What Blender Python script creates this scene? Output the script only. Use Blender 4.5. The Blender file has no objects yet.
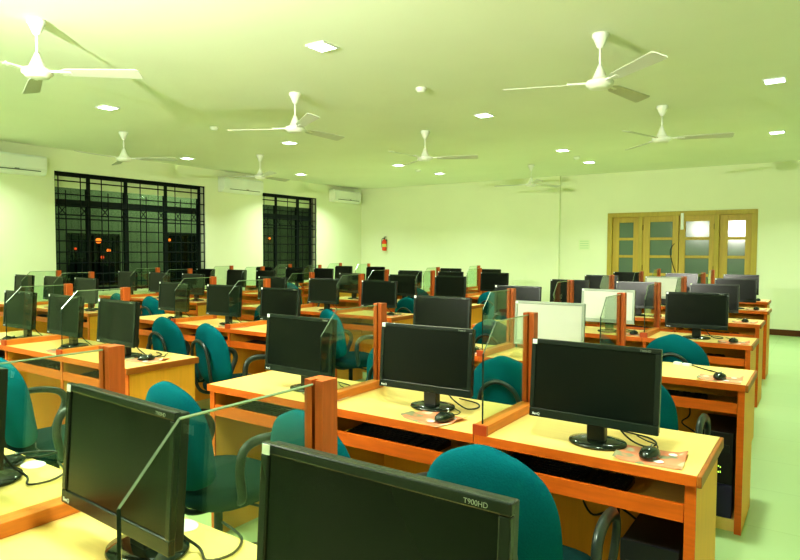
import bpy, math, random
from mathutils import Vector, Matrix
random.seed(7)
C = bpy.context.scene.collection
PI = math.pi
R = math.radians

# ------------------------------------------------------------------ materials
def mat(name, col, rough=.5, spec=.5, metal=0, noise=0, scale=8, stretch=(1, 1, 1), bump=0, emit=0, coat=0):
    m = bpy.data.materials.new(name); m.use_nodes = True
    nt = m.node_tree; b = nt.nodes['Principled BSDF']
    b.inputs['Base Color'].default_value = (*col, 1)
    b.inputs['Roughness'].default_value = rough
    b.inputs['Specular IOR Level'].default_value = spec
    b.inputs['Metallic'].default_value = metal
    b.inputs['Coat Weight'].default_value = coat
    b.inputs['Coat Roughness'].default_value = .08
    if emit:
        b.inputs['Emission Color'].default_value = (*col, 1); b.inputs['Emission Strength'].default_value = emit
    if noise or bump:
        tc = nt.nodes.new('ShaderNodeTexCoord'); mp = nt.nodes.new('ShaderNodeMapping')
        mp.inputs['Scale'].default_value = stretch
        nz = nt.nodes.new('ShaderNodeTexNoise'); nz.inputs['Scale'].default_value = scale; nz.inputs['Detail'].default_value = 4
        nt.links.new(tc.outputs['Object'], mp.inputs['Vector']); nt.links.new(mp.outputs['Vector'], nz.inputs['Vector'])
        if noise:
            cr = nt.nodes.new('ShaderNodeValToRGB')
            cr.color_ramp.elements[0].position = .3; cr.color_ramp.elements[1].position = .7
            cr.color_ramp.elements[0].color = (*[c * (1 - noise) for c in col], 1)
            cr.color_ramp.elements[1].color = (*[min(1, c * (1 + noise * .6)) for c in col], 1)
            nt.links.new(nz.outputs['Fac'], cr.inputs['Fac']); nt.links.new(cr.outputs['Color'], b.inputs['Base Color'])
        if bump:
            bp = nt.nodes.new('ShaderNodeBump'); bp.inputs['Strength'].default_value = bump; bp.inputs['Distance'].default_value = .01
            nt.links.new(nz.outputs['Fac'], bp.inputs['Height']); nt.links.new(bp.outputs['Normal'], b.inputs['Normal'])
    return m

M = {}
M['wall'] = mat('wall_paint', (.85, .90, .68), .75, .3, noise=.015, scale=2)
M['ceil'] = mat('ceiling_paint', (.86, .90, .76), .85, .2, noise=.02, scale=1.2)
M['top'] = mat('yellow_laminate', (.94, .69, .24), .32, .45, noise=.05, scale=5, stretch=(1.5, 18, 1))
M['side'] = mat('yellow_panel', (.90, .43, .05), .45, .4, noise=.05, scale=5, stretch=(14, 14, .8))
M['edge'] = mat('orange_edge', (.66, .135, .012), .4, .4, noise=.12, scale=9, stretch=(1, 8, 8))
M['post'] = mat('orange_post_wood', (.50, .105, .018), .38, .5, noise=.18, scale=9, stretch=(12, 12, 1))
M['endband'] = mat('brown_orange_band', (.40, .13, .02), .4, .4, noise=.12, scale=9)
M['block'] = mat('dark_orange_end_grain', (.50, .07, .012), .45, .4, noise=.15, scale=14)
M['rail'] = mat('rail_wood', (.68, .21, .03), .4, .4, noise=.15, scale=9, stretch=(10, 1, 10))
M['black'] = mat('black_plastic', (.018, .024, .018), .3, .5)
M['bezel'] = mat('black_bezel', (.016, .024, .018), .24, .5)
M['base'] = mat('glossy_black_base', (.012, .020, .013), .12, .7)
M['screen'] = mat('dark_screen', (.008, .011, .008), .22, .28)
M['pale_screen'] = mat('painted_glare_screen', (.60, .64, .52), .4, .4, emit=.10)  # reflected glare put into the pale colour and a slight emission
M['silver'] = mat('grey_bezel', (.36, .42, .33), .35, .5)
M['white'] = mat('white_plastic', (.85, .9, .85), .35, .5)
M['enamel'] = mat('white_enamel', (.88, .92, .84), .3, .5)
M['blade'] = mat('fan_blade_paint', (.60, .63, .54), .35, .5)
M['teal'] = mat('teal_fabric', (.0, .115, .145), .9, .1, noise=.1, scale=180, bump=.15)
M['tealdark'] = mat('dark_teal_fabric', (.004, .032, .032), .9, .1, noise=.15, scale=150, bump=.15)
M['arm'] = mat('armrest_plastic', (.022, .034, .030), .3, .5)
M['key'] = mat('key_plastic', (.014, .018, .016), .4, .4)
M['mouse'] = mat('mouse_plastic', (.012, .022, .014), .16, .7)
M['cable'] = mat('black_cable', (.01, .014, .010), .4, .4)
M['grill'] = mat('dark_green_iron', (.002, .007, .006), .6, .2)
M['wframe'] = mat('dark_window_frame', (.003, .011, .009), .5, .3)
M['door'] = mat('olive_varnished_wood', (.55, .39, .07), .45, .4, noise=.1, scale=4, stretch=(8, 8, .8))
M['doorframe'] = mat('olive_frame_wood', (.50, .38, .07), .5, .4, noise=.1, scale=4, stretch=(8, 8, .8))
M['brown'] = mat('brown_skirting', (.12, .035, .012), .4, .4, noise=.15, scale=6)
M['red'] = mat('red_enamel', (.85, .06, .01), .3, .6)
M['yellab'] = mat('yellow_label', (.75, .75, .15), .5)
M['tower'] = mat('tower_black', (.010, .010, .014), .35, .4)
M['towerblue'] = mat('tower_navy', (.025, .02, .075), .35, .4)
M['led'] = mat('green_led', (.55, .9, .12), .4, emit=1.2)
M['sticker'] = mat('white_sticker', (.9, .93, .9), .5, .3)
M['bluestick'] = mat('pale_blue_sticker', (.45, .7, .8), .5, .3)
M['chrome'] = mat('chrome', (.6, .6, .55), .2, .5, metal=1)
M['facade'] = mat('facade_render', (.19, .22, .15), .9, .1, noise=.2, scale=1.5)
M['facadedark'] = mat('dark_opening', (.004, .008, .005), .6, .3)
M['ceilrefl'] = mat('painted_ceiling_reflection', (.78, .88, .58), .4, .5)  # pale colour painted in for the ceiling reflected in the upper panes
M['standinslab'] = mat('pale_standin_slab', (.45, .52, .28), .8, .1)  # for the added slabs behind the top panes
M['orange_lamp'] = mat('sodium_lamp', (1, .15, .02), .5, emit=3)
M['red_lamp'] = mat('red_lamp', (1, .07, .02), .5, emit=1.4)
M['tube'] = mat('lamp_tube', (.86, 1, .93), .5, emit=14)
M['acgrey'] = mat('ac_louver', (.08, .11, .08), .5)
M['paper'] = mat('pale_paper', (.80, .90, .62), .7, .2)
M['papertext'] = mat('pale_green_print', (.58, .76, .48), .7, .2)
M['text'] = mat('white_print', (.85, .9, .85), .5, emit=.2)
M['greytext'] = mat('grey_print', (.28, .32, .25), .5)

def glass(name, tint, refl, rough=.03):
    m = bpy.data.materials.new(name); m.use_nodes = True; nt = m.node_tree; nt.nodes.clear()
    o = nt.nodes.new('ShaderNodeOutputMaterial'); mx = nt.nodes.new('ShaderNodeMixShader')
    t = nt.nodes.new('ShaderNodeBsdfTransparent'); t.inputs['Color'].default_value = (*tint, 1)
    g = nt.nodes.new('ShaderNodeBsdfGlossy'); g.inputs['Roughness'].default_value = rough
    g.inputs['Color'].default_value = (.9, 1, .85, 1)
    lw = nt.nodes.new('ShaderNodeLayerWeight'); lw.inputs['Blend'].default_value = .5
    pw = nt.nodes.new('ShaderNodeMath'); pw.operation = 'POWER'; pw.inputs[1].default_value = 4.5; nt.links.new(lw.outputs['Facing'], pw.inputs[0])
    mm = nt.nodes.new('ShaderNodeMath'); mm.operation = 'MULTIPLY_ADD'
    mm.inputs[1].default_value = .75; mm.inputs[2].default_value = refl
    nt.links.new(pw.outputs[0], mm.inputs[0]); nt.links.new(mm.outputs[0], mx.inputs['Fac'])
    nt.links.new(t.outputs[0], mx.inputs[1]); nt.links.new(g.outputs[0], mx.inputs[2]); nt.links.new(mx.outputs[0], o.inputs['Surface'])
    return m
M['glass'] = glass('divider_glass', (.88, .95, .88), .045)
M['winglass'] = glass('window_glass', (.7, .85, .7), .02)
M['doorglass'] = mat('grey_blue_door_glass', (.15, .22, .17), .12, .45)
M['glassedge'] = mat('glint_glass_edge', (.42, .50, .42), .2, .8, metal=.7)  # lighter copy: highlight on the slanted edge put into the colour
M['darkedge'] = mat('dark_glass_edge', (.02, .035, .025), .2, .5)  # darker copy: upright edges without reflection, toned down in the colour
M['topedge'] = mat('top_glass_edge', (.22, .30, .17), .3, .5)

def floor_mat():
    m = mat('floor_tiles', (.40, .56, .27), .33, .45); nt = m.node_tree; b = nt.nodes['Principled BSDF']
    tc = nt.nodes.new('ShaderNodeTexCoord'); br = nt.nodes.new('ShaderNodeTexBrick')
    br.offset = 0; br.inputs['Scale'].default_value = 1.0; br.inputs['Brick Width'].default_value = .6; br.inputs['Row Height'].default_value = .6
    br.inputs['Mortar Size'].default_value = .004
    br.inputs['Color1'].default_value = (.42, .58, .28, 1); br.inputs['Color2'].default_value = (.40, .56, .265, 1); br.inputs['Mortar'].default_value = (.35, .50, .22, 1)
    nt.links.new(tc.outputs['Object'], br.inputs['Vector']); nt.links.new(br.outputs['Color'], b.inputs['Base Color'])
    return m
M['floor'] = floor_mat()

def pad_mat():
    m = mat('printed_mouse_pad', (.8, .25, .15), .55, .3); nt = m.node_tree; b = nt.nodes['Principled BSDF']
    tc = nt.nodes.new('ShaderNodeTexCoord'); nz = nt.nodes.new('ShaderNodeTexNoise'); nz.inputs['Scale'].default_value = 13; nz.inputs['Detail'].default_value = 1
    cr = nt.nodes.new('ShaderNodeValToRGB'); e = cr.color_ramp.elements
    e[0].position = .40; e[0].color = (.30, .30, .17, 1); e[1].position = .47; e[1].color = (.85, .27, .14, 1)
    n = cr.color_ramp.elements.new(.62); n.color = (.88, .36, .20, 1)
    n = cr.color_ramp.elements.new(.68); n.color = (.85, .70, .50, 1)
    nt.links.new(tc.outputs['Object'], nz.inputs['Vector']); nt.links.new(nz.outputs['Fac'], cr.inputs['Fac']); nt.links.new(cr.outputs['Color'], b.inputs['Base Color'])
    return m
M['pad'] = pad_mat()

# ------------------------------------------------------------------ mesh builder
class MB:
    def __init__(s): s.v = []; s.f = []; s.m = []
    def add(s, vs, fs, mi=0, T=None):
        n = len(s.v)
        for p in vs:
            p = Vector(p)
            if T is not None: p = T @ p
            s.v.append(tuple(p))
        for f in fs: s.f.append([n + i for i in f]); s.m.append(mi)
        return s
    def box(s, x0, x1, y0, y1, z0, z1, mi=0, T=None):
        return s.add([(x0, y0, z0), (x1, y0, z0), (x1, y1, z0), (x0, y1, z0), (x0, y0, z1), (x1, y0, z1), (x1, y1, z1), (x0, y1, z1)],
                     [(3, 2, 1, 0), (4, 5, 6, 7), (0, 1, 5, 4), (1, 2, 6, 5), (2, 3, 7, 6), (3, 0, 4, 7)], mi, T)
    def tube(s, pts, r, n=8, closed=False, sx=1.0, mi=0, T=None):
        pts = [Vector(p) for p in pts]; k = len(pts); vs = []; fs = []
        up = Vector((0, 0, 1)); prev = None
        for i in range(k):
            a = pts[(i - 1) % k] if (closed or i > 0) else pts[i]; b = pts[(i + 1) % k] if (closed or i < k - 1) else pts[i]
            t = (b - a).normalized()
            if prev is None:
                u = t.cross(up)
                if u.length < .05: u = t.cross(Vector((1, 0, 0)))
                u.normalize()
            else:
                u = (prev - t * prev.dot(t)).normalized()
            prev = u; w = t.cross(u)
            rr = r[i] if isinstance(r, (list, tuple)) else r
            for j in range(n):
                an = 2 * PI * j / n
                vs.append(pts[i] + u * math.cos(an) * rr * sx + w * math.sin(an) * rr)
        for i in range(k if closed else k - 1):
            for j in range(n):
                a = i * n + j; b = i * n + (j + 1) % n; c = ((i + 1) % k) * n + (j + 1) % n; d = ((i + 1) % k) * n + j
                fs.append((a, b, c, d))
        if not closed: fs.append(tuple(range(n - 1, -1, -1))); fs.append(tuple((k - 1) * n + j for j in range(n)))
        return s.add(vs, fs, mi, T)
    def lathe(s, prof, n=24, mi=0, T=None):
        vs = []; fs = []
        for (r, z) in prof:
            for j in range(n): vs.append((r * math.cos(2 * PI * j / n), r * math.sin(2 * PI * j / n), z))
        for i in range(len(prof) - 1):
            for j in range(n): fs.append((i * n + j, i * n + (j + 1) % n, (i + 1) * n + (j + 1) % n, (i + 1) * n + j))
        fs.append(tuple(range(n - 1, -1, -1))); fs.append(tuple((len(prof) - 1) * n + j for j in range(n)))
        return s.add(vs, fs, mi, T)
    def prism(s, poly, a0, a1, axis='x', mi=0, T=None):
        # poly in the other two axes, extruded along axis
        def P(p, a): return (a, p[0], p[1]) if axis == 'x' else ((p[0], a, p[1]) if axis == 'y' else (p[0], p[1], a))
        n = len(poly); vs = [P(p, a0) for p in poly] + [P(p, a1) for p in poly]
        fs = [tuple(range(n - 1, -1, -1)), tuple(range(n, 2 * n))] + [(i, (i + 1) % n, n + (i + 1) % n, n + i) for i in range(n)]
        return s.add(vs, fs, mi, T)
    def build(s, name, m, parent=None, loc=None, smooth=False, bevel=0, sub=0):
        me = bpy.data.meshes.new(name); me.from_pydata(s.v, [], s.f)
        ms = m if isinstance(m, (list, tuple)) else [m]
        for x in ms: me.materials.append(M[x])
        for p, mi in zip(me.polygons, s.m): p.material_index = mi
        import bmesh
        bm = bmesh.new(); bm.from_mesh(me); bmesh.ops.recalc_face_normals(bm, faces=bm.faces); bm.to_mesh(me); bm.free()
        if smooth:
            for p in me.polygons: p.use_smooth = True
        o = bpy.data.objects.new(name, me); C.objects.link(o)
        if parent: o.parent = parent
        if loc: o.location = loc
        if bevel:
            b = o.modifiers.new('bev', 'BEVEL'); b.width = bevel; b.segments = 2; b.limit_method = 'ANGLE'; b.angle_limit = R(40)
        if sub:
            b = o.modifiers.new('sub', 'SUBSURF'); b.levels = sub; b.render_levels = sub
        return o

def tag(o, label, cat, group=None):
    o['label'] = label; o['category'] = cat
    if group: o['group'] = group
    return o
def struct(o):
    o['kind'] = 'structure'; return o
def empty(name, loc=(0, 0, 0), rz=0):
    o = bpy.data.objects.new(name, None); C.objects.link(o); o.location = loc; o.rotation_euler.z = rz; o.empty_display_size = .1
    return o
def copy_tree(o, parent=None, skip=()):
    c = o.copy(); C.objects.link(c)
    if parent: c.parent = parent
    for ch in list(o.children):
        if ch.name.split('.')[0] in skip: continue
        copy_tree(ch, c, skip)
    return c
def smooth_path(pts, n=6):
    out = []; P = [Vector(p) for p in pts]
    for i in range(len(P) - 1):
        p0 = P[max(i - 1, 0)]; p1 = P[i]; p2 = P[i + 1]; p3 = P[min(i + 2, len(P) - 1)]
        for k in range(n):
            t = k / n
            out.append(.5 * ((2 * p1) + (p2 - p0) * t + (2 * p0 - 5 * p1 + 4 * p2 - p3) * t * t + (-p0 + 3 * p1 - 3 * p2 + p3) * t ** 3))
    out.append(P[-1]); return out

# ------------------------------------------------------------------ layout numbers (metres)
W, D, S = .7216, .4712, 1.4826
def YR(r): return 1.9448 + (r - 2) * S
XR = {'C': {1: -.115, 2: -.289, 3: -.306, 4: -.413, 5: -.474, 6: -.515, 7: -.615},
      'L': {2: -3.134, 3: -3.355, 4: -3.455, 5: -3.45, 6: -3.535, 7: -3.595},
      'LL': {3: -6.18, 4: -6.38, 5: -6.56, 6: -6.69, 7: -6.73}}
ZC = 2.906; XW = -9.533; YD = 12.254; XE = 1.6; YB = -3.6
ORD = {1: 'front', 2: 'second', 3: 'third', 4: 'fourth', 5: 'fifth', 6: 'sixth', 7: 'back'}
BANK = {'C': 'aisle-side bank', 'L': 'middle bank', 'LL': 'window-side bank'}
SEAT = {0: 'right-end', 1: 'middle', 2: 'left-end'}
def where(b, r, k):
    return f'{SEAT[k]} desk, {ORD[r]} row, {BANK[b]}'

# ------------------------------------------------------------------ room
struct(MB().box(XW - .25, XE + .2, YB - .2, YD + .2, -.1, 0).build('floor', 'floor'))
struct(MB().box(XW - .25, XE + .2, YB - .2, YD + .2, ZC, ZC + .1).build('ceiling', 'ceil'))
WIN = [(4.82, 7.56), (8.98, 10.62)]; ZS, ZT = .74, 2.575
mb = MB(); ys = [YB - .2] + [y for w in WIN for y in w] + [YD + .2]
for i in range(0, len(ys), 2): mb.box(XW - .22, XW, ys[i], ys[i + 1], 0, ZC)
for a, b in WIN: mb.box(XW - .22, XW, a, b, 0, ZS); mb.box(XW - .22, XW, a, b, ZT, ZC)
struct(mb.build('wall_left', 'wall'))
DX0, DX1, DZ = -3.51, -.985, 2.135
mb = MB().box(XW, DX0, YD, YD + .2, 0, ZC).box(DX1, XE, YD, YD + .2, 0, ZC).box(DX0, DX1, YD, YD + .2, DZ, ZC)
struct(mb.build('wall_back', 'wall'))
struct(MB().box(XE, XE + .2, YB - .2, YD + .2, 0, ZC).build('wall_right', 'wall'))
struct(MB().box(XW, XE, YB - .2, YB, 0, ZC).build('wall_front', 'wall'))
struct(MB().box(-5.13, -4.45, YD - .09, YD, 0, ZC).build('trim_1', 'wall'))
mb = MB().box(XW, -5.13, YD - .015, YD, 0, .10).box(-5.145, -4.435, YD - .105, YD - .09, 0, .10).box(-4.45, DX0, YD - .015, YD, 0, .10).box(DX1, XE, YD - .015, YD, 0, .10)
struct(mb.build('baseboard_back', 'brown'))
struct(MB().box(XW, XW + .015, YB, YD - .02, 0, .10).build('baseboard_left', 'brown'))

# windows
def window(n, y0, y1, mulls):
    xf = XW - .15
    fr = MB(); t = .055
    fr.box(xf - .05, xf, y0, y0 + t, ZS, ZT).box(xf - .05, xf, y1 - t, y1, ZS, ZT).box(xf - .05, xf, y0, y1, ZS, ZS + t).box(xf - .05, xf, y0, y1, ZT - t, ZT)
    fr.box(xf - .05, xf + .003, y0, y1, 2.08, 2.17)
    for y in mulls: fr.box(xf - .05, xf + .002, y - .03, y + .03, ZS, ZT)
    root = struct(fr.build(f'window_{n}', 'wframe'))
    MB().box(xf - .03, xf - .024, y0 + .03, y1 - .03, ZS + .03, 2.10).build('window_pane', 'winglass', root)
    MB().box(xf - .03, xf - .024, y0 + .03, y1 - .03, 2.15, ZT - .03).build('window_pane', 'winglass', root)
    MB().box(xf - .022, xf - .012, y0 + .055, y1 - .055, 2.35, ZT - .055).build('reflection_pane', 'ceilrefl', root)  # added pale sheet imitating the ceiling reflection in the glass
    # iron grille standing in the wall plane
    g = MB(); xg = XW - .035; r = .006
    def bar(ya, za, yb, zb, r=.009): g.tube([(xg, ya, za), (xg, yb, zb)], r, 4)
    cell = .34; y = y0 + .07; i = 0
    while y < y1 - .05:
        bar(y, ZS, y, ZT)
        if y + .11 < y1: bar(y + .11, ZS, y + .11, 2.30)
        if y + .11 < y1:
            bar(y, 2.06, y + .11, 1.93, .008); bar(y, 1.93, y + .11, 2.06, .008)
        y += cell; i += 1
    z = ZS + .10
    for z in (.88, 1.02, 1.19, 1.36, 1.53, 1.70, 1.87, 1.93, 2.06, 2.24, 2.44): bar(y0, z, y1, z)
    bar(y0 + .012, ZS, y0 + .012, ZT, .012); bar(y1 - .012, ZS, y1 - .012, ZT, .014); bar(y1 - .10, ZS, y1 - .10, ZT, .012); bar(y0, ZT - .01, y1, ZT - .01, .012)
    g.build('window_grille', 'grill', root)
    struct(MB().box(XW - .17, XW + .03, y0 - .03, y1 + .03, ZS - .03, ZS).build(f'trim_{n + 1}', 'wall'))
window(1, *WIN[0], [5.42, 6.06, 6.82])
window(2, *WIN[1], [9.50, 10.15])

# night outside
fac = MB(); XF = -13.2
holes = [(6.9, 8.1, .6, 1.75), (9.3, 10.5, .6, 1.8)]
fac.box(XF - .2, XF, 2, 6.9, -1, 4.2).box(XF - .2, XF, 8.1, 9.3, -1, 4.2).box(XF - .2, XF, 10.5, 24, -1, 4.2)
for a, b, c, d in holes: fac.box(XF - .2, XF, a, b, -1, c).box(XF - .2, XF, a, b, d, 4.2)
nb = empty('neighbouring_building', (0, 0, 0)); tag(nb, 'dark green building outside the windows at night', 'building')
fac.build('facade_wall', 'facade', nb)
for a, b, c, d in holes:
    wf = MB().box(XF - .1, XF + .02, a, a + .05, c, d).box(XF - .1, XF + .02, b - .05, b, c, d).box(XF - .1, XF + .02, a, b, d - .05, d).box(XF - .1, XF + .02, (a + b) / 2 - .02, (a + b) / 2 + .02, c, d)
    wf.build('window_opening', 'facadedark', nb)
for (a, b) in WIN:
    o = MB().box(XW - 1.35, XW - .35, a - .3, b + .35, 2.60, 2.66).build('window_sunshade', 'standinslab')  # added slab, meant to show as the pale reflected band
    tag(o, 'pale sunshade slab above the ' + ('wide window' if a < 5 else 'narrow window') + ', added for the reflection in its top panes', 'sunshade')
    MB().box(XW - .36, XW - .22, a - .1, b + .1, 2.62, 2.66).build('bracket', 'standinslab', o)
lamps = [(8.17, 1.61, .065, 'orange_lamp', 'bright orange street lamp seen through the wide window'),
         (7.62, 1.42, .03, 'red_lamp', 'small red light low at the left in the wide window'),
         (8.42, 1.38, .045, 'orange_lamp', 'small orange light below the bright street lamp'),
         (8.26, 1.22, .04, 'red_lamp', 'red light lowest under the bright street lamp'),
         (8.66, 1.25, .05, 'red_lamp', 'red glow beside the lowest lights in the wide window'),
         (10.1, 1.66, .035, 'orange_lamp', 'orange lamp near the right end of the wide window')]
for (y, z, r, m, lb) in lamps:
    T = Matrix.Translation((-14.2, y, z))
    o = MB().lathe([(r * math.sin(a * PI / 8), -r * math.cos(a * PI / 8)) for a in range(1, 8)], 12).build('street_light', m, loc=(-14.2, y, z), smooth=True)
    tag(o, lb, 'lamp', 'lights outside the windows')
    MB().box(-.02, .02, -.02, .02, -3.2 , -r).build('lamp_pole', 'facadedark', o)
o = MB().lathe([(.03 * math.sin(a * PI / 8), -.03 * math.cos(a * PI / 8)) for a in range(1, 8)], 12).build('wall_light', 'orange_lamp', loc=(XF + .05, 12.65, 1.74), smooth=True)
tag(o, 'small orange light at the left edge of the narrow window', 'lamp')

# door
door = MB().box(DX0, DX0 + .09, YD - .02, YD + .1, 0, DZ - .08).box(DX1 - .09, DX1, YD - .02, YD + .1, 0, DZ - .08).box(DX0, DX1, YD - .02, YD + .1, DZ - .08, DZ)
door.box(-2.93, -2.86, YD - .02, YD + .1, 0, DZ - .08).box(-1.65, -1.57, YD - .02, YD + .1, 0, DZ - .08)
droot = struct(door.build('door_1', 'doorframe', bevel=.004))
def leaf(x0, x1, px0, px1, y, name='door_leaf'):
    m = MB(); zt = DZ - .08
    m.box(x0, px0, y, y + .04, .01, zt).box(px1, x1, y, y + .04, .01, zt)
    zz = [1.95, 1.665, 1.615, 1.335, 1.285, 1.005, .955, .675, .625, .345]
    m.box(px0, px1, y, y + .04, zz[0], zt).box(px0, px1, y, y + .04, .01, zz[-1])
    for i in range(1, len(zz) - 1, 2): m.box(px0, px1, y, y + .04, zz[i + 1], zz[i])
    l = m.build(name, 'door', droot, bevel=.003)
    MB().box(px0 - .005, px1 + .005, y + .018, y + .024, zz[-1], zz[0]).build('glass_panes', 'doorglass', l)
    return l
leaf(DX0 + .09, -2.93, -3.30, -3.04, YD + .04)
l2 = leaf(-2.86, -2.235, -2.73, -2.34, YD)
l3 = leaf(-2.225, -1.65, -2.12, -1.73, YD)
leaf(-1.57, DX1 - .09, -1.44, -1.17, YD + .04)
MB().box(-2.20, -2.15, YD - .03, YD, 1.80, 2.10).build('tower_bolt', 'white', l3, bevel=.004)
MB().tube(smooth_path([(-2.30, YD - .012, 1.55), (-2.37, YD - .012, 1.42), (-2.33, YD - .012, 1.2), (-2.27, YD - .012, 1.02)]), .006, 6).build('door_cable', 'cable', l2, smooth=True)  # curved cable hanging on the door leaf
for x in (-2.86, -1.65):
    for z in (1.85, 1.1, .35): MB().tube([(x, YD - .008, z - .05), (x, YD - .008, z + .05)], .008, 8).build('hinge', 'grill', droot)
# plain backing beyond the door glass
struct(MB().box(DX0, DX1, YD + .17, YD + .19, 0, DZ).build('trim_4', 'facadedark'))

# fire extinguisher
fe = empty('fire_extinguisher', (-8.78, YD - .07, 1.40)); tag(fe, 'small red fire extinguisher hung on the pale back wall', 'fire extinguisher')
MB().lathe([(.035, 0), (.052, .012), (.055, .03), (.055, .21), (.045, .245), (.02, .26), (.018, .275)], 20).build('cylinder_body', 'red', fe, smooth=True)
MB().box(-.012, .012, -.012, .012, .27, .31).box(-.01, .05, -.01, .01, .30, .315).prism([(-.01, .318), (.055, .335), (.055, .345), (-.01, .33)], -.01, .01, 'y').build('valve_lever', 'black', fe)
MB().tube(smooth_path([(0, 0, .29), (-.05, -.01, .29), (-.07, -.01, .22), (-.065, -.01, .08)]), .008, 8).build('hose', 'black', fe, smooth=True)
MB().lathe([(.0555, .09), (.0558, .091), (.0558, .16), (.0555, .161)], 20).build('paper_label', 'yellab', fe, smooth=True)
MB().box(-.03, .03, .052, .07, .12, .27).build('wall_bracket', 'black', fe)
# paper notice
pn = empty('paper_notice', (-3.96, YD - .004, 1.53)); tag(pn, 'pale paper notice with faint green lines, left of the door', 'notice')
MB().box(-.11, .11, -.002, .003, -.10, .10).build('sheet', 'paper', pn)
mb = MB()
for i in range(4): mb.box(-.085, .085, -.004, -.002, .065 - i * .045, .08 - i * .045)
mb.build('printed_lines', 'papertext', pn)

# ------------------------------------------------------------------ ceiling fittings
LX = [-.5, -3.2, -6.25, -8.65]; LY = [3.62, 6.4, 9.1, 10.5]
LPOS = {}
for i, x in enumerate(LX):
    for j, y in enumerate(LY):
        LPOS[(i, j)] = [x, y]
LPOS[(1, 0)] = [-3.12, 3.54]; LPOS[(2, 0)] = [-6.33, 3.77]; LPOS[(1, 1)] = [-3.18, 6.30]; LPOS[(3, 1)] = [-8.71, 6.55]; LPOS[(0, 1)] = [-.42, 6.43]; LPOS[(0, 2)] = [-.56, 9.2]
LPOS[(3, 2)] = [-8.62, 9.14]; LPOS[(1, 2)] = [-3.29, 9.1]; LPOS[(1, 3)] = [-3.35, 10.55]
proto = None
rowname = {0: 'nearest', 1: 'second', 2: 'third', 3: 'back'}
colname = {0: 'rightmost', 1: 'inner right', 2: 'inner left', 3: 'window-side'}
for (i, j), (x, y) in LPOS.items():
    if (i, j) in ((0, 0), (3, 0), (0, 3)): continue
    if (i, j) == (3, 3): continue
    if proto is None:
        root = empty('recessed_downlight')
        s_, w_ = .088, .014
        MB().box(-s_, s_, -s_, -s_ + w_, -.012, 0).box(-s_, s_, s_ - w_, s_, -.012, 0).box(-s_, -s_ + w_, -s_, s_, -.012, 0).box(s_ - w_, s_, -s_, s_, -.012, 0).build('trim_frame', 'white', root)
        MB().box(-.075, .075, -.075, .075, -.006, -.002).build('diffuser', 'tube', root)
        proto = root; o = root
    else: o = copy_tree(proto)
    o.location = (x, y, ZC)
    tag(o, f'square white ceiling downlight, {rowname[j]} cross row, {colname[i]} line', 'ceiling light', 'recessed ceiling downlights')
ENERGY = 20
def area(x, y, e, size=.16, z=ZC - .03, col=(.87, 1, .83), spread=125):
    l = bpy.data.lights.new('downlight_lamp', 'AREA'); l.energy = e; l.size = size; l.color = col; l.spread = R(spread)
    o = bpy.data.objects.new('downlight_lamp', l); C.objects.link(o); o.location = (x, y, z); return o
for (i, j), (x, y) in LPOS.items(): area(x, y, ENERGY)
for x in LX:
    for y in (.9,): area(x, y, ENERGY * 1.3)
# photographer's lamp held high at the near left
l = bpy.data.lights.new('photo_lamp', 'SPOT'); l.energy = 1000; l.spot_size = R(125); l.spot_blend = 1.0; l.shadow_soft_size = .02; l.color = (1, .97, .86)
o = bpy.data.objects.new('photo_lamp', l); C.objects.link(o); o.location = (-2.65, -.5, 2.2); o.rotation_euler = Vector((-.12, .84, .50)).to_track_quat('-Z', 'Y').to_euler()
l = bpy.data.lights.new('facade_fill', 'POINT'); l.energy = 380; l.shadow_soft_size = .3; l.color = (1, 1, .8)  # added unseen fill light that brightens the facade outside
o = bpy.data.objects.new('facade_fill', l); C.objects.link(o); o.location = (-11.4, 9.5, 3.7)

l = bpy.data.lights.new('ceiling_fill', 'AREA'); l.energy = 70; l.size = .3; l.color = (1, 1, .88)  # added unseen fill brightening the far ceiling and walls
o = bpy.data.objects.new('ceiling_fill', l); C.objects.link(o); o.location = (-4.2, -2.6, 2.3); o.rotation_euler = Vector((.12, .93, .16)).to_track_quat('-Z', 'Y').to_euler()
# ceiling fans
def blade_mb():
    m = MB()
    m.prism([(.15, -.022), (.20, -.046), (.65, -.060), (.665, -.045), (.665, .045), (.65, .058), (.20, .042), (.15, .022)], -.003, .003, 'z', T=Matrix.Rotation(R(-13), 4, 'X'))
    return m
fans = [((-4.34, 2.10), 38, 'ceiling fan nearest the camera above the left desks'), ((-4.26, 4.44), 88, 'ceiling fan with one blade pointing away, between two downlights'),
        ((-1.34, 4.42), 78, 'largest whole ceiling fan, hanging over the aisle-side desks'), ((-1.45, 6.93), 13, 'ceiling fan hanging behind the largest whole fan'),
        ((-4.22, 6.73), 25, 'ceiling fan in the middle of the room beyond the smoke detector'), ((-7.49, 4.67), 37, 'ceiling fan in front of the wide barred window'),
        ((-7.46, 6.98), -26, 'ceiling fan in front of the middle air conditioner'), ((-4.31, 10.37), 65, 'farthest ceiling fan, close to the back wall pilaster')]
fp = None
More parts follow.
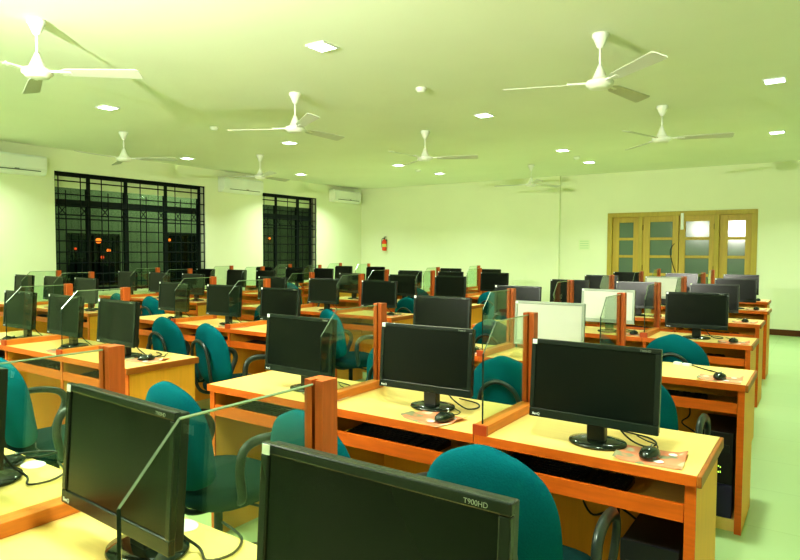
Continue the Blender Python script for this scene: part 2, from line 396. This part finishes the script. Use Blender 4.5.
for (x, y), ang, lb in fans:
    if fp is None:
        fp = empty('ceiling_fan')
        MB().lathe([(.055, 0), (.058, -.02), (.048, -.035), (.022, -.095), (.016, -.10)], 24).build('canopy', 'enamel', fp, smooth=True)
        MB().tube([(0, 0, -.09), (0, 0, -.26)], .009, 12).build('downrod', 'enamel', fp, smooth=True)
        MB().lathe([(.015, -.215), (.022, -.235), (.030, -.255), (.052, -.305), (.062, -.315), (.088, -.322), (.095, -.332), (.094, -.350), (.080, -.360), (.072, -.372), (.045, -.376), (.012, -.378)], 32).build('motor_housing', 'enamel', fp, smooth=True)
        for a in range(3):
            rot = R(a * 120)
            b = blade_mb().build('blade', 'blade', fp); b.location = (0, 0, -.338); b.rotation_euler.z = rot
            k = MB().box(.08, .22, -.016, .016, -.004, .008).tube([(.19, -.012, -.006), (.19, -.012, .012)], .006, 8).tube([(.215, .012, -.006), (.215, .012, .012)], .006, 8).build('blade_bracket', 'enamel', b)
        o = fp
    else: o = copy_tree(fp)
    o.location = (x, y, ZC); o.rotation_euler.z = R(ang)
    tag(o, lb, 'ceiling fan', 'white three-blade ceiling fans')
# detectors
for (x, y, lb) in ((-3.15, 4.95, 'round white smoke detector in the middle of the ceiling'), (-6.25, 5.1, 'round white smoke detector toward the window side of the ceiling'),
                   (-3.34, 9.89, 'small smoke detector between the two farthest right downlights'), (-6.34, 9.87, 'small smoke detector far back on the window side')):
    o = MB().lathe([(.05, 0), (.055, -.012), (.045, -.018), (.04, -.035), (.015, -.04)], 20).build('smoke_detector', 'enamel', loc=(x, y, ZC), smooth=True)
    tag(o, lb, 'smoke detector', 'smoke detectors')

# air conditioners
ap = None
for yc, zc, lb in ((4.14, 2.60, 'white wall air conditioner left of the wide window'), (8.34, 2.64, 'white wall air conditioner between the two windows'), (11.52, 2.67, 'white wall air conditioner right of the narrow window, near the corner')):
    if ap is None:
        ap = empty('air_conditioner')
        prof = [(0, -.14), (.12, -.14), (.165, -.115), (.19, -.06), (.195, .10), (.175, .135), (.15, .14), (0, .14)]
        MB().prism([(p[0], p[1]) for p in prof], -.49, .49, 'y').build('casing', 'white', ap, bevel=.012)
        MB().box(.175, .192, -.36, .40, -.088, -.078).build('air_slot', 'acgrey', ap)
        MB().box(.191, .199, -.45, .45, -.055, .105).build('front_panel', 'white', ap, bevel=.004)
        MB().box(.176, .193, .05, .11, -.074, -.066).build('display', 'acgrey', ap)
        o = ap
    else: o = copy_tree(ap)
    o.location = (XW, yc, zc); tag(o, lb, 'air conditioner', 'wall air conditioners')

# ------------------------------------------------------------------ desks
def make_desk(left_end=False, right_end=False):
    t = empty('computer_desk')
    h = W / 2; g = .0015
    MB().box(-h + g, h - g, .004, D, .722, .75).build('tabletop', 'top', t)
    MB().box(-h + g, h - g, 0, .004, .718, .7505).build('edge_band', 'edge', t)
    # partition / end panels: yellow board with an orange front edge
    def panel(x0, x1):
        p = MB().box(x0, x1, .022, D - .02, 0, .722).build('side_panel', 'side', t)
        MB().box(x0 - .0005, x1 + .0005, .014, .022, 0, .722).build('front_edging', 'edge', p)
    if right_end:
        panel(h - .034, h - .004)
        MB().prism([(0, .718), (.008, .714), (D, .714), (D, .7505), (0, .7505)], h - g, h + .012, 'x').build('end_band', 'endband', t, bevel=.003)
    if left_end:
        panel(-h + .003, -h + .033)
        MB().box(-h - .002, -h + g, 0, D, .718, .7505).build('end_band', 'edge', t)
    else: panel(-h + .003, -h + .025)
    xl, xr = -h + (.036 if left_end else .028), h - (.037 if right_end else .003)
    MB().box(xl, xr, .03, .34, .606, .618).build('keyboard_tray', 'top', t)
    MB().box(xl, xr, .016, .030, .600, .652).build('tray_front', 'edge', t)
    MB().box(xl, xr, D - .05, D - .034, .08, .722).build('modesty_panel', 'side', t)
    MB().box(xr - .24, xr, .04, D - .052, .0, .06).build('tower_shelf', 'top', t)
    return t
DK = {'mid': make_desk(), 'left': make_desk(left_end=True), 'right': make_desk(right_end=True)}
used = set()
def place(kind, proto, loc, rz=0, skip=()):
    if kind not in used and not skip: used.add(kind); o = proto
    else: o = copy_tree(proto, None, skip)
    o.location = loc; o.rotation_euler.z = rz; return o
def make_divider():
    t = empty('desk_divider')
    MB().box(-.026, .026, .012, D - .046, 0, .035).build('base_rail', 'rail', t, bevel=.002)
    MB().box(-.027, .027, 0, .012, 0, .036).build('end_block', 'block', t)
    pm = MB().box(-.023, -.004, D - .046, D - .002, 0, .398).box(.004, .023, D - .046, D - .002, 0, .398).box(-.004, .004, D - .034, D - .002, 0, .398)
    pm.build('post', 'post', t)
    gp = [(.024, .028), (D - .036, .028), (D - .036, .390), (.125, .390), (.024, .285)]
    MB().prism(gp, -.003, .003, 'x').build('glass_panel', 'glass', t)
    e = MB(); w = .003
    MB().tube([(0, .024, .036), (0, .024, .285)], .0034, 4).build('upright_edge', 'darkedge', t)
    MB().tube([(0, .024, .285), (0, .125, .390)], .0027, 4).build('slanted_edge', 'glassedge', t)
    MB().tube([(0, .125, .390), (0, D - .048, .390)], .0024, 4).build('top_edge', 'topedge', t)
    return t
DIV = make_divider()
rows = {'C': range(1, 8), 'L': range(2, 8), 'LL': range(3, 8)}
DESKS = []
for b in rows:
    for r in rows[b]:
        for k in range(3):
            if b == 'L' and r == 7 and k == 0: continue
            x = XR[b][r] - (k + .5) * W
            kind = {0: 'right', 1: 'mid', 2: 'left'}[k]
            if b == 'L' and r == 7 and k == 1: kind = 'right'
            o = place(kind, DK[kind], (x, YR(r), 0)); DESKS.append((b, r, k, x))
            tag(o, f'yellow desk with orange edges, {ORD[r]} row, {SEAT[k]} one of the {BANK[b]}', 'desk', 'yellow computer desks')
            if k < 2 and not (b == 'L' and r == 7 and k == 0):
                dv = place('div', DIV, (XR[b][r] - (k + 1) * W + (.03 if r == 1 else .022 if (b, r, k) == ('C', 2, 0) else -.015 if (b, r, k) == ('C', 2, 1) else .01), YR(r), .7505))
                tag(dv, f'glass divider with orange post, {"right" if k == 0 else "left"} one of the {BANK[b]}, {ORD[r]} desk row', 'desk divider', 'glass desk dividers')

# ------------------------------------------------------------------ monitors
def text_part(txt, size, parent, loc, m, rx=R(90)):
    c = bpy.data.curves.new('lettering', 'FONT'); c.body = txt; c.size = size; c.extrude = .0002; c.materials.append(M[m])
    tmp = bpy.data.objects.new('tmp', c); C.objects.link(tmp); bpy.context.view_layer.update()
    me = bpy.data.meshes.new_from_object(tmp.evaluated_get(bpy.context.evaluated_depsgraph_get())); bpy.data.objects.remove(tmp)
    o = bpy.data.objects.new('lettering', me); C.objects.link(o); o.parent = parent; o['txt'] = txt; o.location = loc; o.rotation_euler = (rx, 0, 0); return o
def make_monitor(pale=False):
    t = empty('computer_monitor')
    w, z0, z1 = .212, .078, .345; ti = R(-4); py = -.07
    T = Matrix.Translation((0, py, (z0 + z1) / 2)) @ Matrix.Rotation(ti, 4, 'X') @ Matrix.Translation((0, -py, -(z0 + z1) / 2))
    y0 = -.105
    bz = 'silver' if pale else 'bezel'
    b = MB(); e = .017; eb = .030
    b.box(-w, w, y0, y0 + .014, z0, z0 + eb, T=T).box(-w, w, y0, y0 + .014, z1 - e, z1, T=T).box(-w, -w + e, y0, y0 + .014, z0 + eb, z1 - e, T=T).box(w - e, w, y0, y0 + .014, z0 + eb, z1 - e, T=T)
    fr = b.build('bezel', bz, t, bevel=.0025)
    c = MB().box(-w + .003, w - .003, y0 + .010, y0 + .034, z0 + .003, z1 - .003, T=T)
    c.add([(-.14, y0 + .034, z0 + .04), (.14, y0 + .034, z0 + .04), (.14, y0 + .034, z1 - .05), (-.14, y0 + .034, z1 - .05), (-.11, y0 + .06, z0 + .06), (.11, y0 + .06, z0 + .06), (.11, y0 + .06, z1 - .08), (-.11, y0 + .06, z1 - .08)],
          [(0, 1, 5, 4), (1, 2, 6, 5), (2, 3, 7, 6), (3, 0, 4, 7), (4, 5, 6, 7)], 0, T)
    c.build('back_casing', 'black', t, bevel=.003)
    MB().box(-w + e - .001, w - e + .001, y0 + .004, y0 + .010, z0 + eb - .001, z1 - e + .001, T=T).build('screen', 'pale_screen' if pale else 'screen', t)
    MB().box(-.03, .03, -.055, -.02, .012, .155).build('stand_neck', 'black', t, bevel=.004)
    m = MB(); m.lathe([(.092, 0), (.096, .004), (.094, .010), (.06, .016), (.02, .018)], 36)
    sb = m.build('stand_base', 'base', t, smooth=True); sb.location = (0, -.03, 0); sb.scale = (1, .85, 1)
    def onT(x, z, dy=-.0008):
        return T @ Vector((x, y0 + dy, z))
    rx = R(90) + ti
    text_part('BenQ', .0115, t, onT(-w + .012, z0 + .007), 'text', rx)
    text_part('T900HD', .0095, t, onT(w - .064, z1 - .0125), 'greytext', rx)
    MB().box(-w + .004, -w + .020, y0 - .0012, y0 - .0002, z1 - .018, z1 - .002, T=T).build('sticker', 'sticker', t)
    return t
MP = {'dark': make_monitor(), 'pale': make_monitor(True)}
for p in MP.values():
    for ch in p.children:
        if ch.name.startswith('lettering'): ch['label'] = 'white brand lettering' if ch['txt'] == 'BenQ' else 'small grey model lettering'
# (bank,row,seat): (centre x, y of the screen plane minus desk front, yaw degrees)
MON = {('C', 1, 0): (-.512, .204, 0), ('C', 1, 1): (-1.188, .245, -3), ('C', 1, 2): (-1.93, .24, 0),
       ('C', 2, 0): (-.62, .075, -1), ('C', 2, 1): (-1.33, .17, 2), ('C', 2, 2): (-1.98, .13, -2),
       ('C', 3, 1): (-1.36, .12, 3), ('C', 3, 2): (-2.10, .12, 2), ('C', 4, 0): (-.79, .12, 3), ('C', 4, 1): (-1.43, .12, -2), ('C', 4, 2): (-2.22, .14, 2),
       ('C', 5, 0): (-.87, .13, 0), ('C', 5, 1): (-1.56, .12, 0), ('C', 5, 2): (-2.26, .12, -1), ('C', 6, 0): (-.85, .12, 1), ('C', 6, 1): (-1.62, .14, 0), ('C', 6, 2): (-2.37, .14, 0),
       ('C', 7, 0): (-.94, .12, 0), ('C', 7, 1): (-1.68, .12, 1), ('C', 7, 2): (-2.41, .12, -2),
       ('L', 2, 0): (-3.49, .16, -3), ('L', 2, 1): (-4.15, .19, -2), ('L', 2, 2): (-4.80, .2, 0), ('L', 3, 0): (-3.60, .13, 0), ('L', 3, 1): (-4.30, .15, 0), ('L', 3, 2): (-5.01, .16, 0),
       ('L', 4, 0): (-3.71, .13, 2), ('L', 4, 1): (-4.44, .13, -1), ('L', 4, 2): (-5.21, .12, 2), ('L', 5, 0): (-3.74, .14, 0), ('L', 5, 1): (-4.42, .12, 1), ('L', 5, 2): (-5.24, .12, 0),
       ('L', 6, 0): (-3.86, .12, 1), ('L', 6, 1): (-4.57, .12, 0), ('L', 6, 2): (-5.29, .12, 2), ('L', 7, 1): (-4.67, .12, 0), ('L', 7, 2): (-5.42, .12, 1),
       ('LL', 3, 0): (-6.52, .16, 0), ('LL', 3, 1): (-7.18, .16, 0), ('LL', 3, 2): (-7.88, .16, 0), ('LL', 4, 0): (-6.66, .15, 0), ('LL', 4, 1): (-7.37, .15, 0), ('LL', 4, 2): (-8.10, .15, 0),
       ('LL', 5, 0): (-6.90, .15, -6), ('LL', 5, 1): (-7.55, .15, 0), ('LL', 5, 2): (-8.29, .15, 0), ('LL', 6, 0): (-7.07, .15, 0), ('LL', 6, 1): (-7.74, .15, 0), ('LL', 6, 2): (-8.5, .15, 0),
       ('LL', 7, 0): (-7.07, .15, 0), ('LL', 7, 1): (-7.85, .15, 0)}
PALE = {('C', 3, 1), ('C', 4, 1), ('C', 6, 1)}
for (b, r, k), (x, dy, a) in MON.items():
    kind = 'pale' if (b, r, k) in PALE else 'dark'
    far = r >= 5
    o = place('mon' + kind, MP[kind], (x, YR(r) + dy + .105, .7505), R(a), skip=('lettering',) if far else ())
    what = 'monitor with glare-painted screen' if kind == 'pale' else 'black monitor'
    tag(o, f'{what} on the {where(b, r, k)}', 'monitor', 'pale-screened monitors' if kind == 'pale' else 'black widescreen monitors')
    # cable from the screen down to the desk, near rows only
    if r <= 4 and b != 'LL' or (b, r) == ('L', 2):
        x0, y0 = x + .05, YR(r) + dy + .09
        pts = smooth_path([(x0, y0 - .01, .85), (x0 + .02, y0 + .01, .80), (x0 + .05, y0 + .04, .762), (x0 + .10, y0 + .02, .757), (x0 + .12, y0 + .07, .757), (x0 + .08, y0 + .13, .757), (x0 - .02, y0 + .16, .757)], 4)
        pts = [p for p in pts]
        c = MB().tube(pts, .0032, 6).build('monitor_cable', 'cable', smooth=True)
        tag(c, f'black cable looping behind the monitor on the {where(b, r, k)}', 'cable', 'monitor cables')

# ------------------------------------------------------------------ keyboards, mice, pads
def make_keyboard():
    t = empty('keyboard')
    MB().prism([(0, 0), (.15, 0), (.15, .020), (.145, .022), (0, .012)], -.22, .22, 'x').build('case', 'black', t, bevel=.002)
    m = MB()
    for j in range(6):
        y = .014 + j * .0205 + (.006 if j == 5 else 0)
        z = .0125 + y * .066
        x = -.21
        while x < .205:
            w = .0165
            if not (.075 < x < .085) and not (.135 < x < .143): m.box(x, x + w, y, y + .017, z, z + .006)
            x += .0195
    m.box(-.21, .21, .012, .142, .008, .0135).build('keys', 'key', t)
    return t
KB = make_keyboard()
def make_mouse():
    t = empty('computer_mouse')
    vs = []; fs = []; n = 14; mrows = 7
    m = MB(); prof = [(1.0, 0), (1.02, .25), (.95, .55), (.78, .8), (.5, .95), (.2, 1.0)]
    for (s, z) in prof:
        for j in range(n):
            a = 2 * PI * j / n
            yy = math.sin(a) * .056 * s; xx = math.cos(a) * .031 * s * (1 + .08 * math.sin(a * 1) * -1)
            vs.append((xx, yy, z * (.031 - .005 * math.sin(a))))
    for i in range(len(prof) - 1):
        for j in range(n): fs.append((i * n + j, i * n + (j + 1) % n, (i + 1) * n + (j + 1) % n, (i + 1) * n + j))
    fs.append(tuple(range(n - 1, -1, -1))); fs.append(tuple((len(prof) - 1) * n + j for j in range(n)))
    m.add(vs, fs).build('mouse_shell', 'mouse', t, smooth=True, sub=1)
    MB().tube([(-.003, (.026), .0255), (.003, .026, .0255)], .007, 12).build('scroll_wheel', 'chrome', t, smooth=True)
    MB().tube(smooth_path([(0, .052, .010), (.004, .08, .006), (-.012, .125, .004), (-.05, .15, .004), (-.09, .19, .004)], 4), .0022, 6).build('mouse_cord', 'cable', t, smooth=True)
    return t
MO = make_mouse()
def make_pad():
    t = empty('mouse_pad')
    m = MB(); n = 8; vs = []; fs = []
    for i in range(n + 1):
        for j in range(n + 1):
            x = -.10 + .20 * i / n; y = -.085 + .17 * j / n
            z = .001 + .012 * max(0, (abs(x) - .06) / .04) ** 2 * (1 if (x * y > 0) else .25)
            vs.append((x, y, z))
    for i in range(n):
        for j in range(n):
            a = i * (n + 1) + j; fs.append((a, a + n + 1, a + n + 2, a + 1))
    o = m.add(vs, fs).build('pad_sheet', 'pad', t, smooth=True)
    s = o.modifiers.new('thick', 'SOLIDIFY'); s.thickness = .0015; s.offset = 1
    e = MB()
    for (x, y, r) in ((.03, -.045, .015), (.06, .045, .013)):
        MB().lathe([(r, .0030), (r, .0040)], 20, T=Matrix.Translation((x, y, 0))).build('printed_dot', 'sticker', t)
    return t
PD = make_pad()
PADPOS = {('C', 2, 0): (-.44, 2.05, 4), ('C', 2, 1): (-1.235, 2.045, -14), ('C', 2, 2): (-1.82, 2.12, 5), ('C', 3, 0): (-.43, YR(3) + .10, 2), ('C', 4, 0): (-.53, YR(4) + .10, 6), ('C', 5, 0): (-.60, YR(5) + .12, 0),
          ('C', 3, 2): (-1.84, YR(3) + .12, 0), ('C', 3, 1): (-1.10, YR(3) + .12, 0), ('C', 4, 1): (-1.22, YR(4) + .12, 0), ('C', 6, 0): (-.63, YR(6) + .12, 0), ('C', 7, 0): (-.73, YR(7) + .12, 0),
          ('L', 2, 0): (-3.27, 2.17, 8), ('L', 2, 1): (-3.96, 2.06, 0), ('L', 4, 0): (-3.56, YR(4) + .16, 0), ('L', 3, 1): (-4.10, YR(3) + .10, 0), ('L', 5, 0): (-3.58, YR(5) + .1, 0), ('L', 3, 0): (-3.46, YR(3) + .1, 0)}
# front row pads/mice
for (b, r, k, x) in DESKS:
    if r > 5 and not (k == 0 and b == 'C'): continue
    if b == 'LL' and r > 4: continue
    xx, yy, a = PADPOS.get((b, r, k), (x + .2, YR(r) + .13, 0))
    if (b, r) == ('C', 1): continue
    o = place('pad', PD, (xx, yy, .7510), R(a)); tag(o, f'red and grey printed mouse pad on the {where(b, r, k)}', 'mouse pad', 'printed mouse pads')
    o = place('mouse', MO, (xx + (.055 if (b, r, k) == ('C', 2, 1) else 0), yy - .01, .7555), R(random.uniform(-6, 8))); tag(o, f'glossy black mouse on the {where(b, r, k)}', 'mouse', 'black computer mice')
    if b == 'C' or r <= 4:
        kx = {('C', 2, 0): -.73, ('C', 2, 1): -1.44, ('C', 3, 0): -.72}.get((b, r, k), x - .04)
        o = place('kb', KB, (kx, YR(r) + .06, .6185)); tag(o, f'black keyboard on the tray of the {where(b, r, k)}', 'keyboard', 'black keyboards on trays')
# front row extras
o = copy_tree(MO); o.location = (-2.0, .86, .751); o.rotation_euler.z = R(20); tag(o, 'glossy black mouse on the left-end desk, front row, aisle-side bank', 'mouse', 'black computer mice')
for (x, y, lb) in ((-1.95, .905, 'flat white oval card on the left-end desk, front row'), (-1.23, .90, 'flat white oval card by the middle desk monitor, front row')):
    o = MB().lathe([(.034, 0), (.035, .001), (.034, .002)], 28).build('white_card', 'sticker', loc=(x, y, .7505)); o.scale = (1.2, .9, 1); tag(o, lb, 'card', 'white oval cards')
o = MB().tube(smooth_path([(-2.10, .84, .755), (-2.06, .95, .757), (-2.00, 1.0, .756), (-2.0, .95, .755), (-2.06, .86, .757), (-2.12, .80, .755)]), .0035, 6).build('loose_cable', 'cable', smooth=True)
tag(o, 'black looped cable on the left-end desk of the front row', 'cable')
# connector on the desk without a monitor
o = MB().box(-.045, -.005, -.012, .012, 0, .016).box(.005, .05, -.014, .014, 0, .014).tube([(-.01, 0, .008), (.01, 0, .008)], .004, 6).build('white_connector', 'white', loc=(-.665, YR(3) + .41, .7505), bevel=.002)
o.rotation_euler.z = R(-15); tag(o, 'white cable connector left on the third row desk that has no monitor', 'connector')
o = MB().tube(smooth_path([(-.43, YR(3) + .15, .756), (-.45, YR(3) + .24, .755), (-.55, YR(3) + .34, .755), (-.61, YR(3) + .40, .758)]), .003, 6).build('mouse_lead', 'cable', smooth=True)
tag(o, 'black lead running to the white connector on the monitorless desk', 'cable')
# looping cables under the right front desk
o = MB().tube(smooth_path([(-.62, YR(2) + .36, .60), (-.60, YR(2) + .30, .50), (-.66, YR(2) + .25, .46), (-.70, YR(2) + .25, .52), (-.65, YR(2) + .25, .54), (-.55, YR(2) + .27, .49), (-.50, YR(2) + .3, .44)]), .004, 6).build('loose_cable', 'cable', smooth=True)
tag(o, 'thin black cable curling under the right-end desk of the second row', 'cable')
o = MB().tube(smooth_path([(-.60, YR(2) + .36, .60), (-.595, YR(2) + .33, .45), (-.60, YR(2) + .30, .25), (-.61, YR(2) + .30, .02)]), .006, 6).build('power_cable', 'cable', smooth=True)
tag(o, 'thick black cable hanging straight down under the right-end desk, second row', 'cable')
o = MB().tube(smooth_path([(-.62, YR(3) + .36, .60), (-.60, YR(3) + .30, .50), (-.63, YR(3) + .25, .46), (-.55, YR(3) + .27, .40), (-.57, YR(3) + .3, .34)]), .004, 6).build('loose_cable', 'cable', smooth=True)
tag(o, 'thin black cable curling under the right-end desk of the third row', 'cable')

# ------------------------------------------------------------------ computer towers
def make_tower():
    t = empty('computer_tower')
    MB().box(-.085, .085, .008, .38, 0, .43).build('tower_case', 'tower', t, bevel=.003)
    f = MB().box(-.087, .087, -.006, .008, .17, .432).build('upper_front', 'tower', t, bevel=.003)
    MB().box(-.07, .07, -.009, -.006, .33, .37).build('disc_drive', 'key', f)
    g = MB().box(-.087, .087, -.008, .008, .0, .168).build('lower_front', 'towerblue', t, bevel=.003)
    MB().box(-.035, -.010, -.011, -.008, .05, .075).build('sticker', 'bluestick', g)
    MB().box(.02, .026, -.008, -.006, .225, .232).box(.02, .026, -.008, -.006, .255, .262).box(.03, .034, -.008, -.006, .225, .235).box(.03, .034, -.008, -.006, .25, .257).build('status_light', 'led', f)
    return t
TW = make_tower()
for (b, r, k) in (('C', 2, 0), ('C', 3, 0), ('C', 4, 0), ('C', 5, 0), ('C', 2, 1), ('C', 3, 1), ('C', 2, 2), ('L', 2, 0), ('L', 3, 0), ('L', 3, 1), ('C', 6, 0), ('C', 4, 1)):
    x = XR[b][r] - k * W - (.037 if k == 0 else .006) - .10
    o = place('tower', TW, (x, YR(r) + .052, .0605)); tag(o, f'black computer tower with navy lower front under the {where(b, r, k)}', 'computer tower', 'computer towers under the desks')

# ------------------------------------------------------------------ chairs
def make_chair():
    t = empty('office_chair')           # origin on the floor under the column; the sitter faces +Y
    # backrest: cushion with rounded top, curved across its width
    n, mr = 14, 18; vs = []; fs = []
    def shell(side):
        pts = []
        for j in range(mr + 1):
            v = j / mr; z = .47 + .43 * v
            hw = .198 * (1 - (max(0, (v - .40) / .60) * .985) ** 2.7) ** .5 * (1 - (max(0, (.35 - v) / .35) * .93) ** 3.2) ** .45
            for i in range(n + 1):
                u = -1 + 2 * i / n
                edge = max(0, 1 - (abs(u)) ** 4) * max(0, 1 - abs(2 * v - 1) ** 6)
                th = .012 + .026 * edge
                zz = z
                if v > .6: zz = z - .012 * ((v - .6) / .4) * abs(u) ** 2.4
                if v < .3: zz = z + .01 * ((.3 - v) / .3) * abs(u) ** 2.4
                y = -.20 + .05 * (u * hw / .198) ** 2 - .05 * (v - .3) + (.018 * math.sin(v * PI)) * -1 + side * th
                pts.append((u * hw, y, zz))
        return pts
    A = shell(1); B = shell(-1); N = len(A)
    vs = A + B
    for j in range(mr):
        for i in range(n):
            a = j * (n + 1) + i; fs.append((a, a + 1, a + n + 2, a + n + 1)); fs.append((N + a, N + a + n + 1, N + a + n + 2, N + a + 1))
    per = [i for i in range(n + 1)] + [(j) * (n + 1) + n for j in range(1, mr + 1)] + [mr * (n + 1) + i for i in range(n - 1, -1, -1)] + [j * (n + 1) for j in range(mr - 1, 0, -1)]
    for q in range(len(per)):
        a, b = per[q], per[(q + 1) % len(per)]; fs.append((a, N + a, N + b, b))
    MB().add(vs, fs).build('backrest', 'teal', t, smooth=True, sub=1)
    # black support loop on the back
    pts = [(-.085, -.02, .40), (-.09, -.12, .385), (-.10, -.225, .42), (-.105, -.262, .52), (-.105, -.280, .65), (-.078, -.292, .745), (0, -.298, .785), (.078, -.292, .745), (.105, -.280, .65), (.105, -.262, .52), (.10, -.225, .42), (.09, -.12, .385), (.085, -.02, .40)]
    MB().tube(smooth_path(pts, 5), .0115, 8).build('back_bar', 'arm', t, smooth=True)
    # seat
    prof = []
    m = MB(); n2 = 28
    def sq(a, rx, ry, e=3.0):
        c, s = math.cos(a), math.sin(a)
        return (math.copysign(abs(c) ** (2 / e), c) * rx, math.copysign(abs(s) ** (2 / e), s) * ry)
    rings = [(.16, .395), (.215, .40), (.235, .42), (.238, .445), (.225, .468), (.17, .480), (.08, .478)]
    vs = []; fs = []
    for (rr, z) in rings:
        for j in range(n2):
            x, y = sq(2 * PI * j / n2, rr, rr * .96)
            vs.append((x, y + .03, z - .012 * max(0, (y - .1) / .13) ** 2))
    for i in range(len(rings) - 1):
        for j in range(n2): fs.append((i * n2 + j, i * n2 + (j + 1) % n2, (i + 1) * n2 + (j + 1) % n2, (i + 1) * n2 + j))
    fs.append(tuple(range(n2 - 1, -1, -1))); fs.append(tuple((len(rings) - 1) * n2 + j for j in range(n2)))
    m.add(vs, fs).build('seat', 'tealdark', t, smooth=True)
    for s in (-1, 1):
        pts = [(s * .19, -.06, .415), (s * .245, -.075, .45), (s * .262, -.10, .56), (s * .262, -.085, .635), (s * .262, -.03, .665), (s * .262, .06, .662), (s * .262, .14, .635), (s * .262, .165, .58), (s * .258, .13, .50), (s * .245, .10, .44), (s * .19, .08, .415)]
        MB().tube(smooth_path(pts, 5), .0125, 8, sx=1.5).build('armrest', 'arm', t, smooth=True)
    MB().box(-.09, .09, -.09, .09, .375, .398).build('seat_plate', 'black', t)
    MB().lathe([(.032, .09), (.032, .20), (.018, .205), (.018, .376)], 16).build('gas_column', 'black', t, smooth=True)
    MB().tube([(.05, 0, .385), (.24, .05, .375)], .005, 6).build('lever', 'black', t)
    for a in range(5):
        an = R(72 * a + 20); c, s = math.cos(an), math.sin(an)
        l = MB().tube([(c * .02, s * .02, .125), (c * .14, s * .14, .105), (c * .26, s * .26, .075)], [.026, .020, .014], 8).build('base_leg', 'black', t, smooth=True)
        T = Matrix.Translation((c * .26, s * .26, .026)) @ Matrix.Rotation(an, 4, 'Z')
        MB().tube([(0, -.022, 0), (0, .022, 0)], .026, 14, T=T).tube([(0, 0, .02), (0, 0, .055)], .007, 6, T=T).build('caster', 'black', l, smooth=True)
    return t
CH = make_chair()
# back-centre x,y, heading (deg, 0 = facing the desk), label
chairs = [(-.72, 1.43, 4, 'teal office chair largest in view, behind the nearest monitor'),
          (-1.35, 1.42, -6, 'teal office chair behind the nearest orange post, at the second row middle desk'),
          (-2.06, 1.44, -2, 'teal office chair at the left-end desk, second row, aisle-side bank, beside the yellow end panel'),
          (-3.14, 1.32, -4, 'teal office chair cut by the photo edge, beside the second row of the middle bank'),
          (-1.26, 2.72, 4, 'teal office chair at the middle desk, third row, aisle-side bank'),
          (-.69, 2.74, 0, 'teal office chair partly hidden behind the second row right-end monitor'),
          (-.75, 4.05, 0, 'teal office chair at the right-end desk, fourth row, aisle-side bank'),
          (-1.98, 2.80, 0, 'teal office chair at the left-end desk, third row, aisle-side bank'),
          (-3.52, 4.05, -20, 'teal office chair in the aisle at the right end of the fourth row, middle bank'),
          (-4.09, 2.84, -2, 'teal office chair at the middle desk, third row, middle bank'),
          (-3.49, 2.76, -8, 'teal office chair at the right-end desk, third row, middle bank'),
          (-6.03, 4.03, 0, 'teal office chair in the gap before the fourth row, between window-side and middle banks'),
          (-6.77, 4.10, 0, 'teal office chair at the right-end desk, fourth row, window-side bank'),
          (-3.73, 5.60, 0, 'teal office chair at the right-end desk, fifth row, middle bank'),
          (-4.60, 7.15, 0, 'teal office chair at the middle desk, sixth row, middle bank'),
          (-3.45, 7.02, 0, 'teal office chair beside the right end of the sixth row, middle bank'),
          (-2.03, 4.15, 0, 'teal office chair at the left-end desk, fourth row, aisle-side bank'),
          (-2.62, 5.66, 0, 'teal office chair at the left-end desk, fifth row, aisle-side bank'),
          (-6.90, 7.05, 0, 'teal office chair at the right-end desk, sixth row, window-side bank'),
          (-4.35, 4.12, 0, 'teal office chair at the middle desk, fourth row, middle bank'),
          (-4.78, 2.86, 2, 'teal office chair at the left-end desk, third row, middle bank')]
for (x, y, a, lb) in chairs:
    an = R(a); off = Vector((0, .235, 0)); off.rotate(Matrix.Rotation(an, 3, 'Z').to_euler())
    o = place('chair', CH, (x + off.x, y + off.y, 0), an); tag(o, lb, 'chair', 'teal office chairs')

# ------------------------------------------------------------------ world, camera
w = bpy.data.worlds.new('night'); bpy.context.scene.world = w; w.use_nodes = True
w.node_tree.nodes['Background'].inputs[0].default_value = (.012, .02, .016, 1); w.node_tree.nodes['Background'].inputs[1].default_value = .4
cam = bpy.data.cameras.new('camera'); co = bpy.data.objects.new('camera', cam); C.objects.link(co)
cam.sensor_width = 36; cam.lens = 624.116 / 800 * 36; cam.clip_start = .02
fwd = Vector((-0.56329376, 0.82494362, -0.04656349)); rt = Vector((0.82573446, 0.56404645, 0.00376811)); up = Vector((-0.02937245, 0.03632653, 0.99890823))
mw = Matrix(((rt.x, up.x, -fwd.x, 0), (rt.y, up.y, -fwd.y, 0), (rt.z, up.z, -fwd.z, 1.39704), (0, 0, 0, 1)))
co.matrix_world = mw
bpy.context.scene.camera = co
sc = bpy.context.scene
sc.view_settings.view_transform = 'Standard'; sc.view_settings.look = 'Medium High Contrast'; sc.view_settings.exposure = .16
sc.cycles.max_bounces = 8; sc.cycles.transparent_max_bounces = 24; sc.cycles.diffuse_bounces = 4; sc.cycles.use_denoising = True
# unused prototypes stay out of the scene
for key, p in list(DK.items()) + [('div', DIV), ('mondark', MP['dark']), ('monpale', MP['pale']), ('pad', PD), ('mouse', MO), ('kb', KB), ('tower', TW), ('chair', CH)]:
    if key not in used:
        for c in list(p.children_recursive) + [p]: bpy.data.objects.remove(c)
